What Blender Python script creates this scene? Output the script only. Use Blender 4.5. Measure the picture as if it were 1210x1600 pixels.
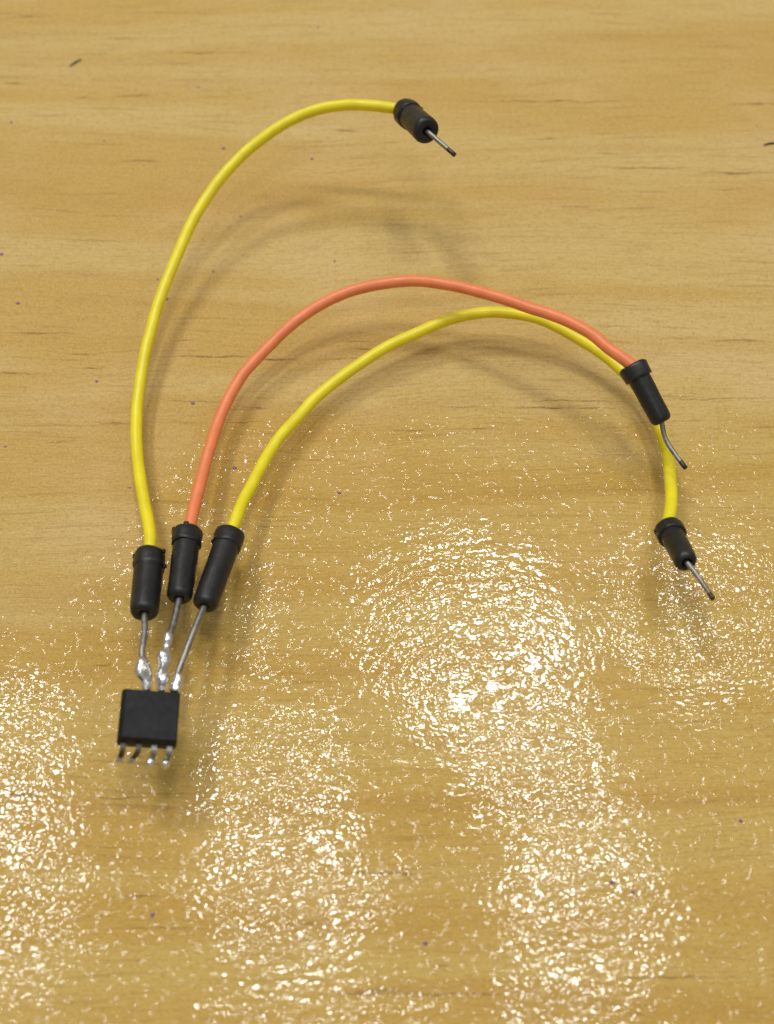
import bpy, math, random
import numpy as np
from mathutils import Vector, Matrix, noise

random.seed(7)
SC = bpy.context.scene
MM = 0.001
for o in list(bpy.data.objects):
    bpy.data.objects.remove(o)

# ---------------------------------------------------------------- camera
ELEV = math.radians(62.0)          # angle between the view axis and the tabletop
DIST = 118.0                       # millimetres from the lens to the aimed point
HFOV = math.radians(36.0)
CAM_P = Vector((0.0, -DIST * math.cos(ELEV), DIST * math.sin(ELEV)))
cam_d = bpy.data.cameras.new('camera')
cam = bpy.data.objects.new('camera', cam_d)
SC.collection.objects.link(cam)
cam.location = CAM_P * MM
cam.rotation_euler = (math.pi / 2 - ELEV, 0, 0)
cam_d.sensor_fit = 'HORIZONTAL'
cam_d.angle = HFOV
cam_d.clip_start = 0.005
cam_d.clip_end = 20
cam_d.dof.use_dof = True
cam_d.dof.focus_distance = 0.117
cam_d.dof.aperture_fstop = 34
SC.camera = cam

# ---------------------------------------------------------------- room light
world = bpy.data.worlds.new('World')
SC.world = world
world.use_nodes = True
bg = world.node_tree.nodes['Background']
bg.inputs[0].default_value = (1.0, 0.965, 0.88, 1)
bg.inputs[1].default_value = 0.30
SC.view_settings.view_transform = 'Standard'
SC.view_settings.look = 'None'
SC.view_settings.exposure = 0.0
SC.view_settings.gamma = 1.0

F_PX = 605.0 / math.tan(HFOV / 2)
CR = Matrix.Rotation(math.pi / 2 - ELEV, 3, 'X')


def ray(px, py):
    return (CR @ Vector(((px - 605.0) / F_PX, (800.0 - py) / F_PX, -1.0))).normalized()


def at(px, py, h=0.0):
    """Point (mm) seen at px,py of the photograph and h mm above the tabletop."""
    d = ray(px, py)
    t = (h - CAM_P.z) / d.z
    return CAM_P + d * t


def reach(px, py, a, length, nearer=True):
    """Point on the sight line at the given distance from a (for parts of known length)."""
    d = ray(px, py)
    oc = CAM_P - a
    b = oc.dot(d)
    c = oc.length_squared - length * length
    disc = b * b - c
    if disc < 0:
        return CAM_P + d * (-b)
    s = math.sqrt(disc)
    return CAM_P + d * (-b - s if nearer else -b + s)


def ceiling_or_fill_lamp(px, py, height, size, power, shape='DISK', size_y=None):
    """A lamp hung where the tabletop mirrors it at px,py."""
    p = at(px, py, 0)
    d = ray(px, py)
    d = Vector((d.x, d.y, -d.z))
    pos = p * MM + d * ((height) / d.z)
    L = bpy.data.lights.new('ceiling_or_fill_lamp', 'AREA')
    L.shape = shape
    L.size = size
    if size_y:
        L.size_y = size_y
    L.energy = power
    L.color = (1.0, 0.99, 0.965)
    o = bpy.data.objects.new('ceiling_or_fill_lamp', L)
    SC.collection.objects.link(o)
    o.location = pos
    o.rotation_euler = (p * MM - pos).to_track_quat('-Z', 'Y').to_euler()
    return o


for spec in [(-60, 1320, 1.4, 0.19, 2.6), (70, 690, 1.4, 0.26, 7.2), (765, 1030, 1.4, 0.19, 3.0),
             (905, 1430, 1.4, 0.12, 1.4), (450, 1370, 1.4, 0.13, 1.6), (1090, 965, 1.4, 0.12, 0.9),
             # fill lamps added to dilute the shadows, mirrored outside the frame
             (2100, 1250, 1.4, 0.25, 1.3), (620, 2700, 1.4, 0.25, 1.5)]:
    ceiling_or_fill_lamp(*spec)


# ---------------------------------------------------------------- node helpers
class NT:
    def __init__(self, name, dims='3D'):
        self.dims = dims
        self.m = bpy.data.materials.new(name)
        self.m.use_nodes = True
        self.t = self.m.node_tree
        self.bsdf = self.t.nodes['Principled BSDF']

    def set(self, inp, v):
        if hasattr(v, 'is_output'):
            self.t.links.new(v, inp)
        else:
            inp.default_value = v

    def node(self, kind, **props):
        n = self.t.nodes.new(kind)
        for k, v in props.items():
            setattr(n, k, v)
        return n

    def math(self, op, a, b=None, c=None, clamp=False):
        n = self.node('ShaderNodeMath', operation=op, use_clamp=clamp)
        self.set(n.inputs[0], a)
        if b is not None:
            self.set(n.inputs[1], b)
        if c is not None:
            self.set(n.inputs[2], c)
        return n.outputs[0]

    def vec(self, op, a, b=None):
        n = self.node('ShaderNodeVectorMath', operation=op)
        self.set(n.inputs[0], a)
        if b is not None:
            self.set(n.inputs[1], b)
        return n.outputs['Value'] if op in ('LENGTH', 'DISTANCE', 'DOT_PRODUCT') else n.outputs[0]

    def noise(self, vec, scale, detail=2.0, rough=0.5, dist=0.0):
        n = self.node('ShaderNodeTexNoise', noise_dimensions=self.dims)
        self.set(n.inputs['Vector'], vec)
        n.inputs['Scale'].default_value = scale
        n.inputs['Detail'].default_value = detail
        n.inputs['Roughness'].default_value = rough
        n.inputs['Distortion'].default_value = dist
        return n.outputs['Fac']

    def step(self, v, lo, hi, tlo=0.0, thi=1.0):
        n = self.node('ShaderNodeMapRange', interpolation_type='SMOOTHSTEP')
        self.set(n.inputs[0], v)
        for k, x in zip((1, 2, 3, 4), (lo, hi, tlo, thi)):
            n.inputs[k].default_value = x
        return n.outputs[0]

    def mix(self, f, a, b):
        n = self.node('ShaderNodeMix', data_type='RGBA')
        self.set(n.inputs[0], f)
        self.set(n.inputs[6], a if hasattr(a, 'is_output') else (*a, 1))
        self.set(n.inputs[7], b if hasattr(b, 'is_output') else (*b, 1))
        return n.outputs[2]

    def split(self, v):
        n = self.node('ShaderNodeSeparateXYZ')
        self.set(n.inputs[0], v)
        return n.outputs

    def bump(self, height, distance=1.0, strength=1.0):
        n = self.node('ShaderNodeBump')
        n.inputs['Strength'].default_value = strength
        n.inputs['Distance'].default_value = distance
        self.set(n.inputs['Height'], height)
        return n.outputs[0]


# dark resin streaks of the pine: centre px, half length px, half thickness px, strength
STREAKS = [
    (40, 26, 60, 4, .35), (260, 20, 160, 3, .30), (190, 60, 60, 4, .35), (300, 82, 80, 3, .45), (150, 84, 50, 3, .35),
    (285, 98, 60, 3, .35), (20, 130, 40, 4, .35), (210, 149, 55, 4, .45), (130, 152, 20, 4, .4),
    (340, 179, 45, 3, .35), (80, 180, 70, 3, .25), (540, 203, 32, 4, .55), (470, 233, 40, 3, .4), (560, 247, 40, 3, .3),
    (220, 252, 50, 3, .55), (610, 222, 30, 3, .35), (860, 158, 250, 4, .45), (1180, 162, 60, 5, .5),
    (850, 217, 50, 3, .45), (1010, 262, 100, 4, .6), (1150, 270, 90, 4, .6), (850, 250, 60, 3, .35),
    (950, 240, 40, 3, .35), (900, 323, 50, 3, .4), (1140, 295, 50, 3, .3), (1020, 300, 60, 3, .25),
    (70, 521, 80, 5, .55), (130, 553, 40, 4, .45), (25, 583, 40, 5, .6), (140, 576, 30, 4, .4), (290, 532, 50, 3, .35),
    (330, 557, 110, 4, .65), (430, 562, 50, 4, .75), (560, 534, 40, 4, .5), (570, 545, 25, 3, .5), (550, 561, 80, 3, .5),
    (310, 627, 100, 3, .35), (400, 637, 40, 3, .5), (470, 631, 25, 5, .6), (380, 660, 60, 3, .4), (180, 662, 50, 7, .3),
    (740, 563, 50, 3, .4), (660, 552, 40, 4, .3), (900, 627, 110, 3, .55), (880, 637, 130, 4, .55), (720, 636, 60, 3, .4),
    (1120, 623, 130, 3, .5), (1150, 533, 70, 4, .55), (1060, 528, 60, 3, .3), (960, 510, 70, 3, .3),
    (640, 672, 70, 4, .4), (740, 670, 80, 3, .4), (30, 1240, 60, 8, .5), (180, 1248, 60, 4, .55), (220, 1402, 50, 6, .5),
    (250, 1450, 150, 5, .35), (600, 1365, 140, 5, .5), (480, 1445, 60, 5, .35), (580, 1550, 70, 8, .7), (700, 1553, 150, 5, .6),
    (1060, 1528, 160, 5, .6), (690, 1511, 30, 5, .5), (160, 1040, 40, 5, .3), (100, 690, 60, 5, .25), (990, 1585, 30, 8, .4),
]

# finger smears pressed in the tacky varnish: centre px, half axes px, ridge centre px, ridge pitch mm, height factor
SMEARS = [
    (700, 970, 150, 125, 760, 1130, 1.15, .8),
    (915, 1430, 125, 95, 1000, 2000, 1.05, 1.2),
    (455, 1410, 140, 110, 590, 2050, 1.1, 1.0),
    (430, 1200, 115, 115, 520, 1700, 1.0, .6),
    (20, 1170, 90, 110, -150, 1700, 1.2, .6),
    (10, 1420, 120, 150, -150, 2000, 1.2, .8),
    (1085, 960, 125, 110, 1180, 1700, 1.1, .6),
    (830, 1170, 115, 120, 800, 1700, 1.0, .7),
    (400, 960, 60, 120, 300, 1500, 1.1, .3),
    (500, 1585, 170, 50, 640, 2300, 1.1, .9),
    (920, 1290, 90, 50, 900, 2200, 1.1, .8),
    (890, 1570, 120, 40, 640, 2300, 1.1, .6),
]


def pine_material():
    n = NT('varnished_pine', '2D')
    geo = n.node('ShaderNodeTexCoord').outputs['Object']
    P = n.vec('SCALE', geo)
    P.node.inputs['Scale'].default_value = 1000.0            # millimetres from here on
    s = n.split(P)
    # slow sideways drift of the grain lines
    drift = n.noise(n.vec('MULTIPLY', P, (.018, .05, 0)), 1.0, 2)
    drift = n.math('MULTIPLY_ADD', drift, 5.0, -2.5)
    cmb = n.node('ShaderNodeCombineXYZ')
    n.set(cmb.inputs[0], s[0])
    n.set(cmb.inputs[1], n.math('ADD', s[1], drift))
    W = cmb.outputs[0]
    wide = n.noise(n.vec('MULTIPLY', W, (.008, .11, 0)), 1.0, 3, .55)
    band = n.noise(n.vec('ADD', n.vec('MULTIPLY', W, (.016, .38, 0)), (3.1, 7.7, 0)), 1.0, 3, .6)
    fine = n.noise(n.vec('MULTIPLY', W, (.16, 3.6, 0)), 1.0, 5, .7)
    hair = n.noise(n.vec('MULTIPLY', W, (.8, 7.0, 0)), 1.0, 3, .7)
    cloud = n.noise(n.vec('MULTIPLY', P, (.05, .09, 0)), 1.0, 3, .5)
    col = n.mix(n.step(wide, .40, .61), (.612, .442, .166), (.562, .370, .106))
    col = n.mix(n.math('MULTIPLY', n.step(band, .50, .78), .36), col, (.46, .265, .075))
    col = n.mix(n.math('MULTIPLY', n.step(cloud, .45, .75), .35), col, (.69, .50, .245))
    col = n.mix(n.math('MULTIPLY', n.step(fine, .47, .72), .50), col, (.44, .265, .085))
    col = n.mix(n.math('MULTIPLY', n.step(hair, .48, .72), .45), col, (.40, .25, .09))
    # the broad honey coloured growth ring above the orange wire
    for py, half, k, tone in ((305, 4.2, .42, (.49, .275, .06)), (535, 1.6, .30, (.49, .29, .065)), (668, 2.2, .30, (.49, .29, .065)),
                              (85, 4.5, .26, (.50, .31, .075)), (1450, 2.6, .30, (.47, .28, .06)), (1250, 1.8, .25, (.47, .28, .06))):
        q = at(500, py)
        ring = n.math('ABSOLUTE', n.math('SUBTRACT', n.math('ADD', s[1], n.math('MULTIPLY', drift, .8)), q.y))
        ring = n.math('MULTIPLY', n.step(ring, half, .3), n.step(cloud, .25, .62))
        col = n.mix(n.math('MULTIPLY', ring, k), col, tone)
    # streaks
    wob = n.noise(n.vec('MULTIPLY', P, (.35, .8, 0)), 1.0, 2)
    wob = n.math('MULTIPLY_ADD', wob, .6, -.3)
    c2 = n.node('ShaderNodeCombineXYZ')
    n.set(c2.inputs[0], s[0])
    n.set(c2.inputs[1], n.math('ADD', s[1], wob))
    Q = c2.outputs[0]
    total = None
    for cx, cy, hl, ht, k in STREAKS:
        c = at(cx, cy)
        hx = (at(cx + hl, cy) - c).length * 1.3
        hy = abs(at(cx, cy - ht).y - c.y) * .8
        va = n.node('ShaderNodeVectorMath', operation='MULTIPLY_ADD')
        n.set(va.inputs[0], Q)
        va.inputs[1].default_value = (1 / hx, 1 / hy, 0)
        va.inputs[2].default_value = (-c.x / hx, -c.y / hy, 0)
        f = n.math('ADD', n.vec('LENGTH', va.outputs[0]), (1 - k) * .58)
        total = f if total is None else n.math('MINIMUM', total, f)
    total = n.math('MULTIPLY', n.step(total, 1.0, .25), 1.0)
    grit = n.noise(n.vec('MULTIPLY', W, (.45, 3.0, 0)), 1.0, 3, .6)
    total = n.math('MULTIPLY', total, n.step(grit, .32, .58, .35, 1.0))
    # many fainter random pores
    pore = n.noise(n.vec('ADD', n.vec('MULTIPLY', W, (.08, 2.3, 0)), (11.3, 2.2, 0)), 1.0, 2, .5)
    pore = n.math('MULTIPLY', n.step(pore, .62, .80), .32)
    total = n.math('MAXIMUM', total, pore)
    col = n.mix(total, col, (.235, .112, .030))
    speck = n.noise(n.vec('MULTIPLY', P, (4.2, 5.5, 0)), 1.0, 2, .7)
    col = n.mix(n.math('MULTIPLY', n.step(speck, .50, .72), .42), col, (.74, .57, .33))
    peck = n.noise(n.vec('MULTIPLY', P, (2.2, 3.4, 0)), 1.0, 2, .65)
    col = n.mix(n.math('MULTIPLY', n.step(peck, .52, .74), .40), col, (.40, .235, .060))
    basecol = col
    n.bsdf.inputs['Roughness'].default_value = .8
    n.bsdf.inputs['Specular IOR Level'].default_value = .05
    # ---- varnish relief, heights in millimetres
    jig = n.node('ShaderNodeTexNoise', noise_dimensions='2D')
    n.set(jig.inputs['Vector'], P)
    jig.inputs['Scale'].default_value = 1.6
    jig.inputs['Detail'].default_value = 1.0
    vo = n.node('ShaderNodeTexVoronoi', voronoi_dimensions='2D', feature='F1')
    jv = n.vec('MULTIPLY', n.vec('SUBTRACT', jig.outputs['Color'], (.5, .5, .5)), (.55, .4, 0))
    n.set(vo.inputs['Vector'], n.vec('MULTIPLY', n.vec('ADD', P, jv), (1.0, 1.3, 0)))
    vo.inputs['Scale'].default_value = 1.8
    beads = n.math('MULTIPLY', n.math('POWER', vo.outputs['Distance'], 2.0), -1.0)
    beads2 = n.noise(n.vec('MULTIPLY', P, (1.0, 1.25, 1)), .8, 1.0, .5)
    swell = n.noise(n.vec('MULTIPLY', P, (.16, .24, 0)), 1.0, 2, .5)
    warp = n.math('MULTIPLY_ADD', n.noise(n.vec('MULTIPLY', P, (.5, .5, 0)), 1.0, 2), 1.6, -.8)
    broken = n.step(n.noise(n.vec('MULTIPLY', P, (.55, .9, 0)), 1.0, 1), .38, .62)
    amp, ridges = None, None
    for cx, cy, rx, ry, ox, oy, pitch, k in SMEARS:
        c = at(cx, cy)
        hx = (at(cx + rx, cy) - c).length
        hy = abs(at(cx, cy - ry).y - c.y)
        va = n.node('ShaderNodeVectorMath', operation='MULTIPLY_ADD')
        n.set(va.inputs[0], P)
        va.inputs[1].default_value = (1 / hx, 1 / hy, 0)
        va.inputs[2].default_value = (-c.x / hx, -c.y / hy, 0)
        e = n.vec('LENGTH', va.outputs[0])
        m = n.step(n.math('ADD', e, n.math('MULTIPLY', warp, .75)), 1.5, .45)
        oc = at(ox, oy) if oy < 1650 else Vector((at(ox, 1600).x, c.y - (oy - cy) / 18.0, 0))
        r = n.math('ADD', n.vec('DISTANCE', P, (oc.x, oc.y, 0)), n.math('MULTIPLY', warp, .9))
        w = n.math('MULTIPLY', n.math('SINE', n.math('MULTIPLY', r, 2 * math.pi / pitch)), n.math('MULTIPLY', m, k))
        amp = m if amp is None else n.math('MAXIMUM', amp, m)
        ridges = w if ridges is None else n.math('ADD', ridges, w)
    amp = n.math('MULTIPLY_ADD', n.math('MULTIPLY', amp, n.math('MULTIPLY_ADD', broken, .5, .5)), .95, n.step(swell, .42, .72, .05, .27))
    h = n.math('MULTIPLY', n.math('ADD', n.math('MULTIPLY', beads, .038), n.math('MULTIPLY', beads2, .040)), amp)
    drops = n.math('MULTIPLY', n.step(n.noise(n.vec('ADD', P, (5.5, 3.3, 0)), 1.3, 1.0), .61, .78), .034)
    # the varnish pool: its edge runs along the middle of the picture and lower on the left
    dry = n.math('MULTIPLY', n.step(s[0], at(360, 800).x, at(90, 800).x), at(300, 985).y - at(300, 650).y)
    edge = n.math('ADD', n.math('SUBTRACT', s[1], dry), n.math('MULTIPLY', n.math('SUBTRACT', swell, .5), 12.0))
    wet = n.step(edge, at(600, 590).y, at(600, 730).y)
    h = n.math('ADD', h, n.math('MULTIPLY', drops, wet))
    h = n.math('ADD', h, n.math('MULTIPLY', n.math('MULTIPLY', ridges, broken), .026))
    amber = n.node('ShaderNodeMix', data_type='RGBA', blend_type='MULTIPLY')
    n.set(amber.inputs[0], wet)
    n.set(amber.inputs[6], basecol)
    amber.inputs[7].default_value = (.965, .92, .68, 1)      # amber tint; light falloff over the near wood painted into the colour
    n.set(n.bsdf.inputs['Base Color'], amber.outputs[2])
    hm = n.math('MULTIPLY', h, MM)
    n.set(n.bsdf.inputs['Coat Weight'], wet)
    n.bsdf.inputs['Coat Roughness'].default_value = .055
    n.bsdf.inputs['Coat IOR'].default_value = 1.5
    n.set(n.bsdf.inputs['Coat Normal'], n.bump(hm))
    tooth = n.noise(n.vec('MULTIPLY', P, (2.0, 6.0, 1)), 1.0, 3, .6)
    n.set(n.bsdf.inputs['Normal'], n.bump(n.math('MULTIPLY', tooth, .06 * MM)))
    return n.m


def plastic(name, col, rough=.42, tint=.12, bump=.012, scale=1400.0, spec=.5):
    n = NT(name)
    co = n.node('ShaderNodeTexCoord').outputs['Object']
    f = n.noise(co, scale * .35, 3, .6)
    dark = tuple(c * (1 - tint) for c in col)
    lite = tuple(min(1, c * (1 + tint)) for c in col)
    n.set(n.bsdf.inputs['Base Color'], n.mix(n.step(f, .3, .7), dark, lite))
    g = n.noise(co, scale, 3, .6)
    n.set(n.bsdf.inputs['Roughness'], n.step(g, .3, .7, rough * .88, rough * 1.15))
    n.set(n.bsdf.inputs['Normal'], n.bump(n.math('MULTIPLY', g, bump * MM)))
    n.bsdf.inputs['Specular IOR Level'].default_value = spec
    return n.m


def metal(name, col, rough, bump=.02, scale=1500.0):
    n = NT(name)
    co = n.node('ShaderNodeTexCoord').outputs['Object']
    f = n.noise(co, scale, 3, .6)
    n.set(n.bsdf.inputs['Base Color'], n.mix(n.step(f, .35, .7), tuple(c * .7 for c in col), col))
    n.bsdf.inputs['Metallic'].default_value = 1.0
    n.set(n.bsdf.inputs['Roughness'], n.step(f, .3, .7, rough * .8, rough * 1.3))
    n.set(n.bsdf.inputs['Normal'], n.bump(n.math('MULTIPLY', f, bump * MM)))
    return n.m


M_PINE = pine_material()
M_YELLOW = plastic('yellow_insulation', (.84, .71, .014), .36, .06, .004)
M_ORANGE = plastic('orange_insulation', (.84, .235, .085), .42, .06, .004)
M_BLACK = plastic('black_rubber', (.009, .0092, .0095), .43, .35, .034, 1100.0, .5)
M_CHIP = plastic('moulded_epoxy', (.0075, .009, .0095), .50, .40, .008, 1500.0, .25)
M_PIN = metal('nickel_pin', (.36, .35, .33), .45)
M_DARKPIN = metal('burnt_pin_end', (.10, .085, .08), .45)
M_SOLDER = metal('solder', (.88, .88, .88), .22, .03, 2200.0)
M_LEAD = metal('tinned_lead', (.34, .33, .31), .42)
M_DARKLEAD = metal('oxidised_lead', (.16, .14, .12), .5)
M_SPECK = plastic('violet_speck', (.16, .07, .20), .5, .2)
M_DEBRIS = plastic('dark_debris', (.05, .04, .035), .7, .3)


# ---------------------------------------------------------------- mesh helpers (mm in, metres out)
def link(name, verts, faces, mat, parent=None, smooth=True, loc=None):
    me = bpy.data.meshes.new(name)
    off = loc if loc is not None else Vector((0, 0, 0))
    me.from_pydata([tuple((Vector(v) - off) * MM) for v in verts], [], faces)
    me.materials.append(mat)
    if smooth:
        me.polygons.foreach_set('use_smooth', [True] * len(me.polygons))
    me.update()
    o = bpy.data.objects.new(name, me)
    SC.collection.objects.link(o)
    o.location = off * MM
    if parent:
        o.parent = parent
        p = Vector(parent.location)
        q = parent.parent
        while q:
            p += Vector(q.location)
            q = q.parent
        o.location = off * MM - p
    return o


def spline(pts, n=10):
    P = [Vector(p) for p in pts]
    P = [P[0] * 2 - P[1]] + P + [P[-1] * 2 - P[-2]]
    out = []
    for i in range(1, len(P) - 2):
        a, b, c, d = P[i - 1], P[i], P[i + 1], P[i + 2]
        # centripetal Catmull-Rom
        t0 = 0
        t1 = t0 + max(1e-6, (b - a).length ** .5)
        t2 = t1 + max(1e-6, (c - b).length ** .5)
        t3 = t2 + max(1e-6, (d - c).length ** .5)
        for k in range(n):
            t = t1 + (t2 - t1) * k / n
            A1 = a * ((t1 - t) / (t1 - t0)) + b * ((t - t0) / (t1 - t0))
            A2 = b * ((t2 - t) / (t2 - t1)) + c * ((t - t1) / (t2 - t1))
            A3 = c * ((t3 - t) / (t3 - t2)) + d * ((t - t2) / (t3 - t2))
            B1 = A1 * ((t2 - t) / (t2 - t0)) + A2 * ((t - t0) / (t2 - t0))
            B2 = A2 * ((t3 - t) / (t3 - t1)) + A3 * ((t - t1) / (t3 - t1))
            out.append(B1 * ((t2 - t) / (t2 - t1)) + B2 * ((t - t1) / (t2 - t1)))
    out.append(P[-2])
    return out


def smooth_path(pts, it):
    p = [Vector(v) for v in pts]
    for _ in range(it):
        p = [p[0]] + [(p[i - 1] + p[i] * 2 + p[i + 1]) / 4 for i in range(1, len(p) - 1)] + [p[-1]]
    return p


def tube(path, rad, seg=16, wob=0.0, seed=0):
    """rad: a number or one per path point; both ends closed with a small dome."""
    N = len(path)
    R = [rad] * N if not hasattr(rad, '__len__') else list(rad)
    verts, faces = [], []
    T = []
    for i in range(N):
        a = path[max(0, i - 1)]
        b = path[min(N - 1, i + 1)]
        T.append((b - a).normalized())
    up = Vector((0, 0, 1)) if abs(T[0].z) < .9 else Vector((1, 0, 0))
    u = T[0].cross(up).normalized()
    for i in range(N):
        u = (u - T[i] * u.dot(T[i])).normalized()
        w = T[i].cross(u)
        for k in range(seg):
            a = 2 * math.pi * k / seg
            r = R[i]
            d = u * math.cos(a) + w * math.sin(a)
            if wob:
                q = (path[i] + d * r) * .9
                r *= 1 + wob * noise.noise(q + Vector((seed * 7.3, seed * 3.1, 0)))
            verts.append(path[i] + d * r)
    for i in range(N - 1):
        for k in range(seg):
            k2 = (k + 1) % seg
            faces.append((i * seg + k, i * seg + k2, (i + 1) * seg + k2, (i + 1) * seg + k))
    for end, i in ((0, 0), (1, N - 1)):
        c = len(verts)
        verts.append(path[i] + T[i] * (R[i] * .25 * (1 if end else -1)))
        for k in range(seg):
            k2 = (k + 1) % seg
            faces.append((i * seg + k2, i * seg + k, c) if not end else (i * seg + k, i * seg + k2, c))
    return verts, faces


def lathe(a, b, profile, seg=32, wob=0.0, seed=0, bend=0.0):
    """profile: (distance along a->b in mm, radius)."""
    ax = (b - a).normalized()
    up = Vector((0, 0, 1)) if abs(ax.z) < .9 else Vector((1, 0, 0))
    u = ax.cross(up).normalized()
    w = u.cross(ax)
    verts, faces = [], []
    for i, (t, r) in enumerate(profile):
        for k in range(seg):
            an = 2 * math.pi * k / seg
            d = u * math.cos(an) + w * math.sin(an)
            rr, tt = r, t
            if wob:
                q = Vector((math.cos(an) * 1.1, math.sin(an) * 1.1, t * .7 + seed * 5.1))
                rr *= 1 + wob * noise.noise(q) + wob * .4 * noise.noise(q * 3.1)
                tt += wob * 1.2 * noise.noise(q * 1.7 + Vector((9, 0, 0))) * min(1, r)
            verts.append(a + ax * tt + d * rr)
    n = len(profile)
    for i in range(n - 1):
        for k in range(seg):
            k2 = (k + 1) % seg
            faces.append((i * seg + k2, i * seg + k, (i + 1) * seg + k, (i + 1) * seg + k2))
    faces.append(tuple(range(seg)))
    faces.append(tuple(reversed(range((n - 1) * seg, n * seg))))
    return verts, faces


def blob(c, r, axis=Vector((0, 0, 1)), stretch=1.0, seed=0, amp=.22, seg=20, rings=14):
    verts, faces = [], []
    ax = axis.normalized()
    up = Vector((0, 0, 1)) if abs(ax.z) < .9 else Vector((1, 0, 0))
    u = ax.cross(up).normalized()
    w = u.cross(ax)
    for i in range(rings + 1):
        th = math.pi * (i + .02) / (rings + .04)
        for k in range(seg):
            ph = 2 * math.pi * k / seg
            d = Vector((math.sin(th) * math.cos(ph), math.sin(th) * math.sin(ph), math.cos(th)))
            q = d * 1.3 + Vector((seed * 3.7, seed * 1.9, seed * .7))
            rr = r * (1 + amp * noise.noise(q) + amp * .5 * noise.noise(q * 2.6))
            verts.append(c + (u * d.x + w * d.y + ax * d.z * stretch) * rr)
    for i in range(rings):
        for k in range(seg):
            k2 = (k + 1) % seg
            faces.append((i * seg + k, i * seg + k2, (i + 1) * seg + k2, (i + 1) * seg + k))
    faces.append(tuple(reversed(range(seg))))
    faces.append(tuple(range(rings * seg, (rings + 1) * seg)))
    return verts, faces


# ---------------------------------------------------------------- tabletop
def tabletop():
    X, Y0, Y1, T, B = 420.0, -300.0, 420.0, 18.0, 1.5
    outline = [(-X, Y0), (X, Y0), (X, Y1), (-X, Y1)]
    v, f = [], []
    for z, ins in ((0, B), (-B, 0), (-T + B, 0), (-T, B)):
        for x, y in outline:
            v.append((x - math.copysign(ins, x), y - math.copysign(ins, y), z))
    f.append((0, 1, 2, 3))
    for r in range(3):
        for k in range(4):
            k2 = (k + 1) % 4
            f.append((r * 4 + k, (r + 1) * 4 + k, (r + 1) * 4 + k2, r * 4 + k2))
    f.append((15, 14, 13, 12))
    o = link('tabletop', v, f, M_PINE, smooth=False)
    o['kind'] = 'structure'
    return o


TABLE = tabletop()

# small violet flecks stuck in the varnish
FLECKS = [(2, 397, 5), (350, 232, 5), (497, 43, 3), (28, 474, 5), (260, 467, 6), (247, 436, 3), (151, 596, 4), (302, 630, 5),
          (367, 731, 6), (530, 770, 5), (203, 762, 3), (8, 698, 3), (523, 408, 3), (957, 1380, 6), (990, 1395, 6),
          (665, 1475, 6), (238, 1430, 6), (1158, 1283, 5), (163, 220, 3),
          (376, 338, 3), (488, 248, 4), (310, 136, 3), (18, 191, 3), (333, 424, 3)]
for px, py, r in FLECKS:
    c = at(px, py)
    rr = r / F_PX * (CAM_P - c).length * .68
    rnd = random.Random(px * 31 + py)
    n = 7
    rim = [(c.x + rr * math.cos(2 * math.pi * k / n) * rnd.uniform(.7, 1.15),
            c.y + rr * .85 * math.sin(2 * math.pi * k / n) * rnd.uniform(.7, 1.15)) for k in range(n)]
    v = [(x, y, .001) for x, y in rim] + [(c.x + (x - c.x) * .75, c.y + (y - c.y) * .75, .05) for x, y in rim]
    f = [(k, (k + 1) % n, n + (k + 1) % n, n + k) for k in range(n)] + [tuple(range(n, 2 * n))]
    link('violet_speck', v, f, M_SPECK, TABLE, smooth=False, loc=Vector((c.x, c.y, 0)))

for (p0, p1, rad, lab) in (((109, 103), (127, 92), .085, 'short dark fibre lying aslant on the wood near the upper left corner'),
                           ((1194, 226), (1218, 223), .11, 'dark fibre on the bare wood at the right edge of the photo')):
    a, b = at(*p0, .12), at(*p1, .12)
    path = spline([a, (a + b) / 2 + Vector((0, .12, 0)), b], 4)
    v, f = tube(path, [rad * (.45 + .55 * math.sin(math.pi * (i + .8) / (len(path) + .6))) for i in range(len(path))], 8, .3)
    c = (a + b) / 2
    o = link('dark_fibre', v, f, M_DEBRIS, loc=Vector((c.x, c.y, 0)))
    o['label'] = lab
    o['category'] = 'fibre'

# ---------------------------------------------------------------- the soldered assembly
CHIP_C = at(234.2, 1116.3, 8.0)
ASM = bpy.data.objects.new('wired_chip', None)
SC.collection.objects.link(ASM)
ASM.empty_display_size = .004
ASM.location = Vector((CHIP_C.x, CHIP_C.y, 0)) * MM
ASM['label'] = 'small black chip soldered to two yellow and one orange jumper wires, lying on the wood'
ASM['category'] = 'wired chip'

WIRE_R = .595


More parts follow.
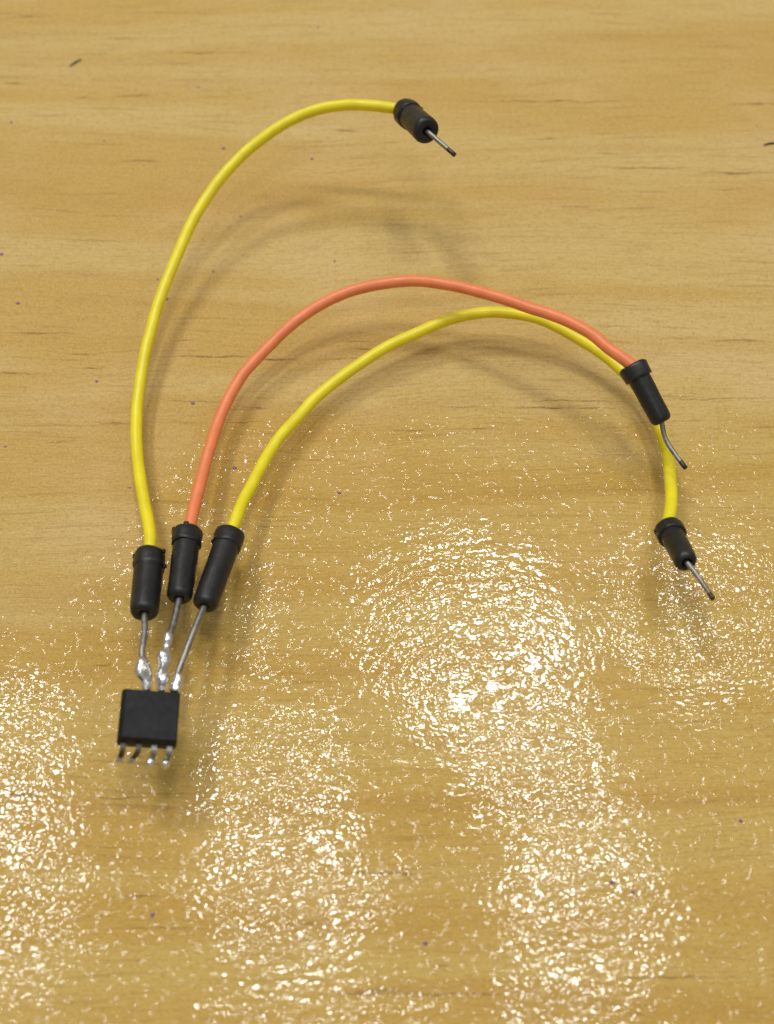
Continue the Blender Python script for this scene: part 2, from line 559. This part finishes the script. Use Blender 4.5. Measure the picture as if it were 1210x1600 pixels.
def connector(a_px, a_h, b_px, length, body_r, collar_r, collar_l, tip, seed, pin=None, pin_len=None, nearer=True, label=None,
              burnt=False, front_taper=.92, tabs=()):
    """One moulded plug: housing (part) > collar, pin (sub-parts). Returns (wire anchor, front centre)."""
    a = at(*a_px, a_h)
    b = at(*b_px) if len(b_px) == 3 else reach(*b_px, a, length, nearer)
    ax = (b - a).normalized()
    L = (b - a).length
    t0 = collar_l * .35
    prof = [(t0, body_r * .8), (t0 + .02, body_r)]
    for k in range(1, 9):
        s = k / 9
        prof.append((t0 + (L - t0 - .62) * s, body_r * (1 + (front_taper - 1) * s)))
    fr = body_r * front_taper
    for k in range(0, 7):
        an = k / 6 * math.pi / 2
        prof.append((L - .58 + .58 * math.sin(an), fr - .42 + .42 * math.cos(an)))
    prof += [(L - .01, fr * .48), (L - .10, .42), (L - .35, .40), (L - .36, .05)]
    v, f = lathe(a, b, prof, 32, .038, seed)
    h = link('connector', v, f, M_BLACK, ASM, loc=a)
    if label:
        h['label'] = label
    prof = [(-.02, WIRE_R * .9), (-.06, WIRE_R * 1.15), (-.02, collar_r * .86), (.10, collar_r * .97), (.25, collar_r), (collar_l * .5, collar_r * 1.0),
            (collar_l * .8, collar_r * .985), (collar_l - .06, collar_r * .975), (collar_l, collar_r * .93), (collar_l + .02, body_r * .97)]
    v, f = lathe(a, b, prof, 32, .075, seed + 11)
    # ragged mould flash on the rim
    up = Vector((0, 0, 1)) if abs(ax.z) < .9 else Vector((1, 0, 0))
    u = ax.cross(up).normalized()
    w = u.cross(ax)
    for (t, ang, ln, wd) in tabs:
        d = u * math.cos(ang) + w * math.sin(ang)
        sd = ax.cross(d)
        c = a + ax * t + d * (collar_r * .93)
        n0 = len(v)
        for q in (-1, 1):
            for s in (-1, 1):
                v.append(c + ax * (wd * .5 * q) + sd * (wd * .5 * s))
        for q in (-1, 1):
            for s in (-1, 1):
                v.append(c + d * ln + ax * (wd * .3 * q - .05) + sd * (wd * .28 * s))
        for fc in ((0, 1, 3, 2), (4, 6, 7, 5), (0, 4, 5, 1), (2, 3, 7, 6), (0, 2, 6, 4), (1, 5, 7, 3)):
            f.append(tuple(n0 + x for x in fc))
    link('collar', v, f, M_BLACK, h, loc=a)
    front = a + ax * (L - .3)
    if pin:
        pts = [front]
        last = a + ax * L
        for i, p in enumerate(pin):
            q = p if isinstance(p, Vector) else (reach(p[0], p[1], last, p[2], p[3]) if len(p) == 4 else at(*p))
            pts.append(q)
            last = q
        path = smooth_path(spline(pts, 8), 1)
        n = len(path)
        rr = []
        for i in range(n):
            s = i / (n - 1)
            r = (.26 if burnt else .30) * (1 - .12 * s)
            if burnt and s > .93:
                r *= 1.02
            rr.append(r)
        v, f = tube(path, rr, 12, .06, seed)
        pn = link('pin', v, f, M_PIN, h, loc=front)
        if burnt:
            pn.data.materials.append(M_DARKPIN)
            seg = 12
            for i, pl in enumerate(pn.data.polygons):
                if i >= seg * (n - 2 - max(1, n // 10)) and not (seg * (n - 1) <= i < seg * n):
                    pl.material_index = 1
    return a, b, ax


def wire(pts, label, mat, seed):
    path = smooth_path(spline([p if isinstance(p, Vector) else at(*p) for p in pts], 14), 14)
    for k, p in enumerate(path[14:-14]):
        q = p * .22 + Vector((seed * 9.1, 0, 0))
        p += Vector((noise.noise(q), noise.noise(q + Vector((0, 40, 0))), noise.noise(q + Vector((0, 0, 40))))) * (.16 * min(1, k / 20, (len(path) - 28 - k) / 20))
    v, f = tube(path, WIRE_R, 20, .035, seed)
    o = link('wire', v, f, mat, ASM, loc=path[0])
    o['label'] = label
    return o


# plugs at the chip end
PI = math.pi
a1, b1, x1 = connector((235, 866), 4.6, (225, 960, 6.4), None, 1.40, 1.47, 1.9, None, 1,
                       [(226, 990, 7.0), (222, 1022, 7.4), (225, 1046, 7.3), (228, 1068, 6.9)], label='connector on the left yellow wire at the chip',
                       tabs=[(.3, PI * .02, .22, .5), (1.6, PI, .25, .35), (.1, PI * .9, .18, .4), (1.3, PI * .05, .15, .5)])
a2, b2, x2 = connector((294, 831), 4.4, (280, 936, 6.1), None, 1.26, 1.42, 1.75, None, 2,
                       [(272, 972, 6.9), (263, 1000, 7.4), (258, 1030, 7.3), (252, 1066, 6.8)], label='connector on the orange wire at the chip',
                       tabs=[(.15, PI * .1, .2, .55), (.1, PI * .5, .12, .5)])
a3, b3, x3 = connector((361, 833), 4.2, (319, 948, 5.9), None, 1.27, 1.42, 1.7, None, 3,
                       [(303, 986, 6.5), (287, 1028, 6.8), (275, 1062, 6.8), (273, 1076, 6.6)], label='connector on the right yellow wire at the chip',
                       tabs=[(.5, PI * .0, .22, .3), (1.5, PI * .05, .15, .35)])
# free plugs
a4, b4, x4 = connector((634, 174), 11.5, (668, 205), 7.0, 1.30, 1.50, 1.8, None, 4,
                       [(711, 242, 4.0, True)], label='connector at the upper end of the left yellow wire', burnt=True, front_taper=1.07,
                       tabs=[(1.4, PI * .1, .2, .5), (1.2, PI * .95, .2, .6)])
a5, b5, x5 = connector((988, 570), 10.0, (1036, 660), 6.2, 1.10, 1.42, 1.45, None, 5,
                       [(1041, 687, .9, True), (1072, 732, 3.4, True)], label='connector at the free end of the orange wire', burnt=True,
                       tabs=[(.3, PI * .1, .14, .6), (1.2, PI, .12, .5)])
a6, b6, x6 = connector((1045, 826), 5.5, (1074, 880), 5.8, 1.14, 1.36, 1.3, None, 6,
                       [(1092, 902, 1.6, True), (1115, 936, 2.6, True)], label='connector at the free end of the right yellow wire', burnt=True,
                       tabs=[(.3, 0, .15, .5), (1.0, PI, .16, .5)])

wire([b4 * 0 + a4 + x4 * .8, a4 - x4 * .3, (575, 164, 11.8), (530, 164, 11.2), (480, 177, 10.2), (430, 203, 9.0), (380, 240, 7.8), (335, 292, 6.6),
      (297, 355, 5.4), (268, 420, 4.4), (243, 490, 3.5), (225, 560, 2.8), (215, 630, 2.3), (213, 690, 2.4), (219, 745, 3.0), (229, 800, 3.8), (235, 838, 4.4),
      a1 + x1 * .8], 'yellow wire on the left that rises in the tallest arc', M_YELLOW, 1)
wire([a2 + x2 * .8, (300, 808, 4.3), (308, 775, 3.9), (322, 722, 3.4), (342, 660, 3.0), (370, 600, 3.0), (410, 550, 3.4), (460, 505, 4.1),
      (520, 466, 5.0), (585, 444, 5.9), (650, 439, 6.8), (712, 446, 7.6), (770, 461, 8.3), (830, 481, 9.0), (880, 499, 9.5), (920, 520, 9.8), (950, 543, 10.0),
      a5 + x5 * .1, a5 + x5 * 1.0], 'orange wire between the two yellow ones', M_ORANGE, 2)
wire([a3 + x3 * .8, (372, 803, 4.0), (384, 775, 3.5), (408, 730, 2.9), (440, 682, 2.5), (482, 634, 2.3), (535, 588, 2.4), (595, 549, 2.7),
      (655, 518, 3.1), (712, 496, 3.5), (765, 487, 3.8), (812, 491, 3.9), (860, 505, 3.8), (905, 528, 3.5), (948, 557, 3.1), (988, 596, 2.8),
      (1018, 640, 2.8), (1039, 692, 3.1), (1049, 748, 3.9), (1047, 795, 4.9), a6 - x6 * .25, a6 + x6 * .8], 'yellow wire on the right that passes under the orange one', M_YELLOW, 3)

# the chip: body frame fitted to its four top corners
CW, CL, CT = 4.95, 4.63, 1.95
CHIP_YAW, CHIP_PITCH, CHIP_ROLL = math.radians(1.7), math.radians(-6.1), math.radians(13.9)
Rm = Matrix.Rotation(CHIP_YAW, 3, 'Z') @ Matrix.Rotation(CHIP_PITCH, 3, 'X') @ Matrix.Rotation(CHIP_ROLL, 3, 'Y')


def chip_pt(x, y, z):
    return CHIP_C + Rm @ Vector((x, y, z))


def chip():
    W, L, T = CW / 2, CL / 2, CT
    dr = .13                                   # mould draft
    ch = .38                                   # bevelled long edge on the left
    rows = []

    def ring(z, w0, w1, l):                     # left half width, right half width
        r = .07
        pts = []
        for cx, cy, a0 in ((w1 - r, l - r, 0), (-w0 + r, l - r, 90), (-w0 + r, -l + r, 180), (w1 - r, -l + r, 270)):
            for k in range(4):
                a = math.radians(a0 + k * 30)
                pts.append(chip_pt(cx + r * math.cos(a), cy + r * math.sin(a), z))
        return pts
    rows.append(ring(-T, W - dr, W - dr, L - dr))
    rows.append(ring(-T / 2 - .03, W, W, L))
    rows.append(ring(-T / 2 + .03, W, W, L))
    rows.append(ring(-.32, W - .05, W - .05, L - .06))
    rows.append(ring(-.05, W - ch * .82, W - dr + .01, L - dr + .01))
    rows.append(ring(0, W - ch, W - dr - .05, L - dr - .05))
    v = [p for r in rows for p in r]
    n = len(rows[0])
    f = [tuple(reversed(range(n)))]
    for i in range(len(rows) - 1):
        for k in range(n):
            k2 = (k + 1) % n
            f.append((i * n + k, i * n + k2, (i + 1) * n + k2, (i + 1) * n + k))
    f.append(tuple(range((len(rows) - 1) * n, len(rows) * n)))
    body = link('chip', v, f, M_CHIP, ASM, smooth=False, loc=CHIP_C)
    # shallow orientation dimple
    c = chip_pt(-.25, L - .62, .004)
    vv, ff = [], []
    for i, (r, z) in enumerate(((.30, .0), (.27, .018), (.22, .018), (.17, .003))):
        for k in range(18):
            a = 2 * math.pi * k / 18
            vv.append(c + Rm @ Vector((r * math.cos(a), r * math.sin(a), z)))
    for i in range(3):
        for k in range(18):
            k2 = (k + 1) % 18
            ff.append((i * 18 + k, i * 18 + k2, (i + 1) * 18 + k2, (i + 1) * 18 + k))
    ff.append(tuple(range(54, 72)))
    link('dimple', vv, ff, M_CHIP, body, loc=c)

    def lead(x, side, skew=0.0, ball=0.0, short=False, mat=M_LEAD):
        y0 = L * side
        if short:
            prof = [(-.1, -T / 2), (.5, -T / 2), (1.0, -T / 2 + .05)]
        else:
            prof = [(-.1, -T / 2), (.42, -T / 2), (.58, -T / 2 - .1), (.66, -T / 2 - .35), (.72, -T + .05), (.82, -T - .08), (.95, -T - .12), (1.15, -T - .15)]
        hw, th = .23, .09
        vs, fs = [], []
        m = len(prof)
        for i, (d, z) in enumerate(prof):
            a = prof[max(0, i - 1)]
            b = prof[min(m - 1, i + 1)]
            tx, tz = b[0] - a[0], b[1] - a[1]
            ln = math.hypot(tx, tz)
            nx, nz = -tz / ln * th, tx / ln * th
            sx = x + skew * max(0, i / (m - 1) - .3)
            for (q, s) in ((-1, 1), (1, 1), (1, -1), (-1, -1)):
                vs.append(chip_pt(sx + hw * q, y0 + (d + nx * s) * side, z + nz * s))
        for i in range(m - 1):
            for k in range(4):
                k2 = (k + 1) % 4
                fs.append((i * 4 + k, i * 4 + k2, (i + 1) * 4 + k2, (i + 1) * 4 + k))
        fs += [(3, 2, 1, 0), tuple(range((m - 1) * 4, m * 4))]
        c0 = chip_pt(x, y0, -T / 2)
        ld = link('lead', vs, fs, mat, body, smooth=False, loc=c0)
        if ball:
            e = chip_pt(x + skew * .7, y0 + 1.08 * side, -T - .12)
            bv, bf = blob(e, ball, Rm @ Vector((0, 1, .3)), 1.2, x)
            link('solder_ball', bv, bf, M_SOLDER, body, loc=e)
        return ld
    lead(-1.905, -1, -.25, mat=M_DARKLEAD)
    lead(-.635, -1, -.75, mat=M_DARKLEAD)
    lead(.635, -1, -.25, .36)
    lead(1.905, -1, -.25, .38)
    lead(-.40, 1, 0, 0, True)
    lead(.80, 1, 0, 0, True)
    lead(2.0, 1, 0, 0, True)
    return body


CHIP = chip()

# solder joints between the bent pins and the chip's upper leads: lumpy fillets that swallow pin and lead
for i, parts in enumerate([
        [((222, 1026), 7.5, .30), ((223, 1040), 7.35, .52), ((225, 1050), 7.25, .60), ((228, 1062), 7.0, .40), ((229, 1071), 6.85, .38), ((229, 1080), 6.75, .34)],
        [((263, 988), 7.5, .30), ((262, 998), 7.45, .42), ((260, 1012), 7.4, .34), ((257, 1030), 7.35, .60), ((254, 1046), 7.2, .46),
         ((252, 1060), 7.05, .56), ((252, 1072), 6.8, .42), ((253, 1081), 6.75, .36)],
        [((279, 1052), 6.9, .30), ((277, 1066), 6.8, .46), ((275, 1076), 6.65, .56), ((275, 1083), 6.5, .38)]]):
    path = smooth_path(spline([at(*p, h) for p, h, r in parts], 6), 1)
    rad = [v.x for v in smooth_path(spline([Vector((r, k * .6, 0)) for k, (p, h, r) in enumerate(parts)], 6), 1)]
    rad[0] *= .8
    v, f = tube(path, rad, 22, .62, i + 3)
    link('solder_joint', v, f, M_SOLDER, ASM, loc=path[0])
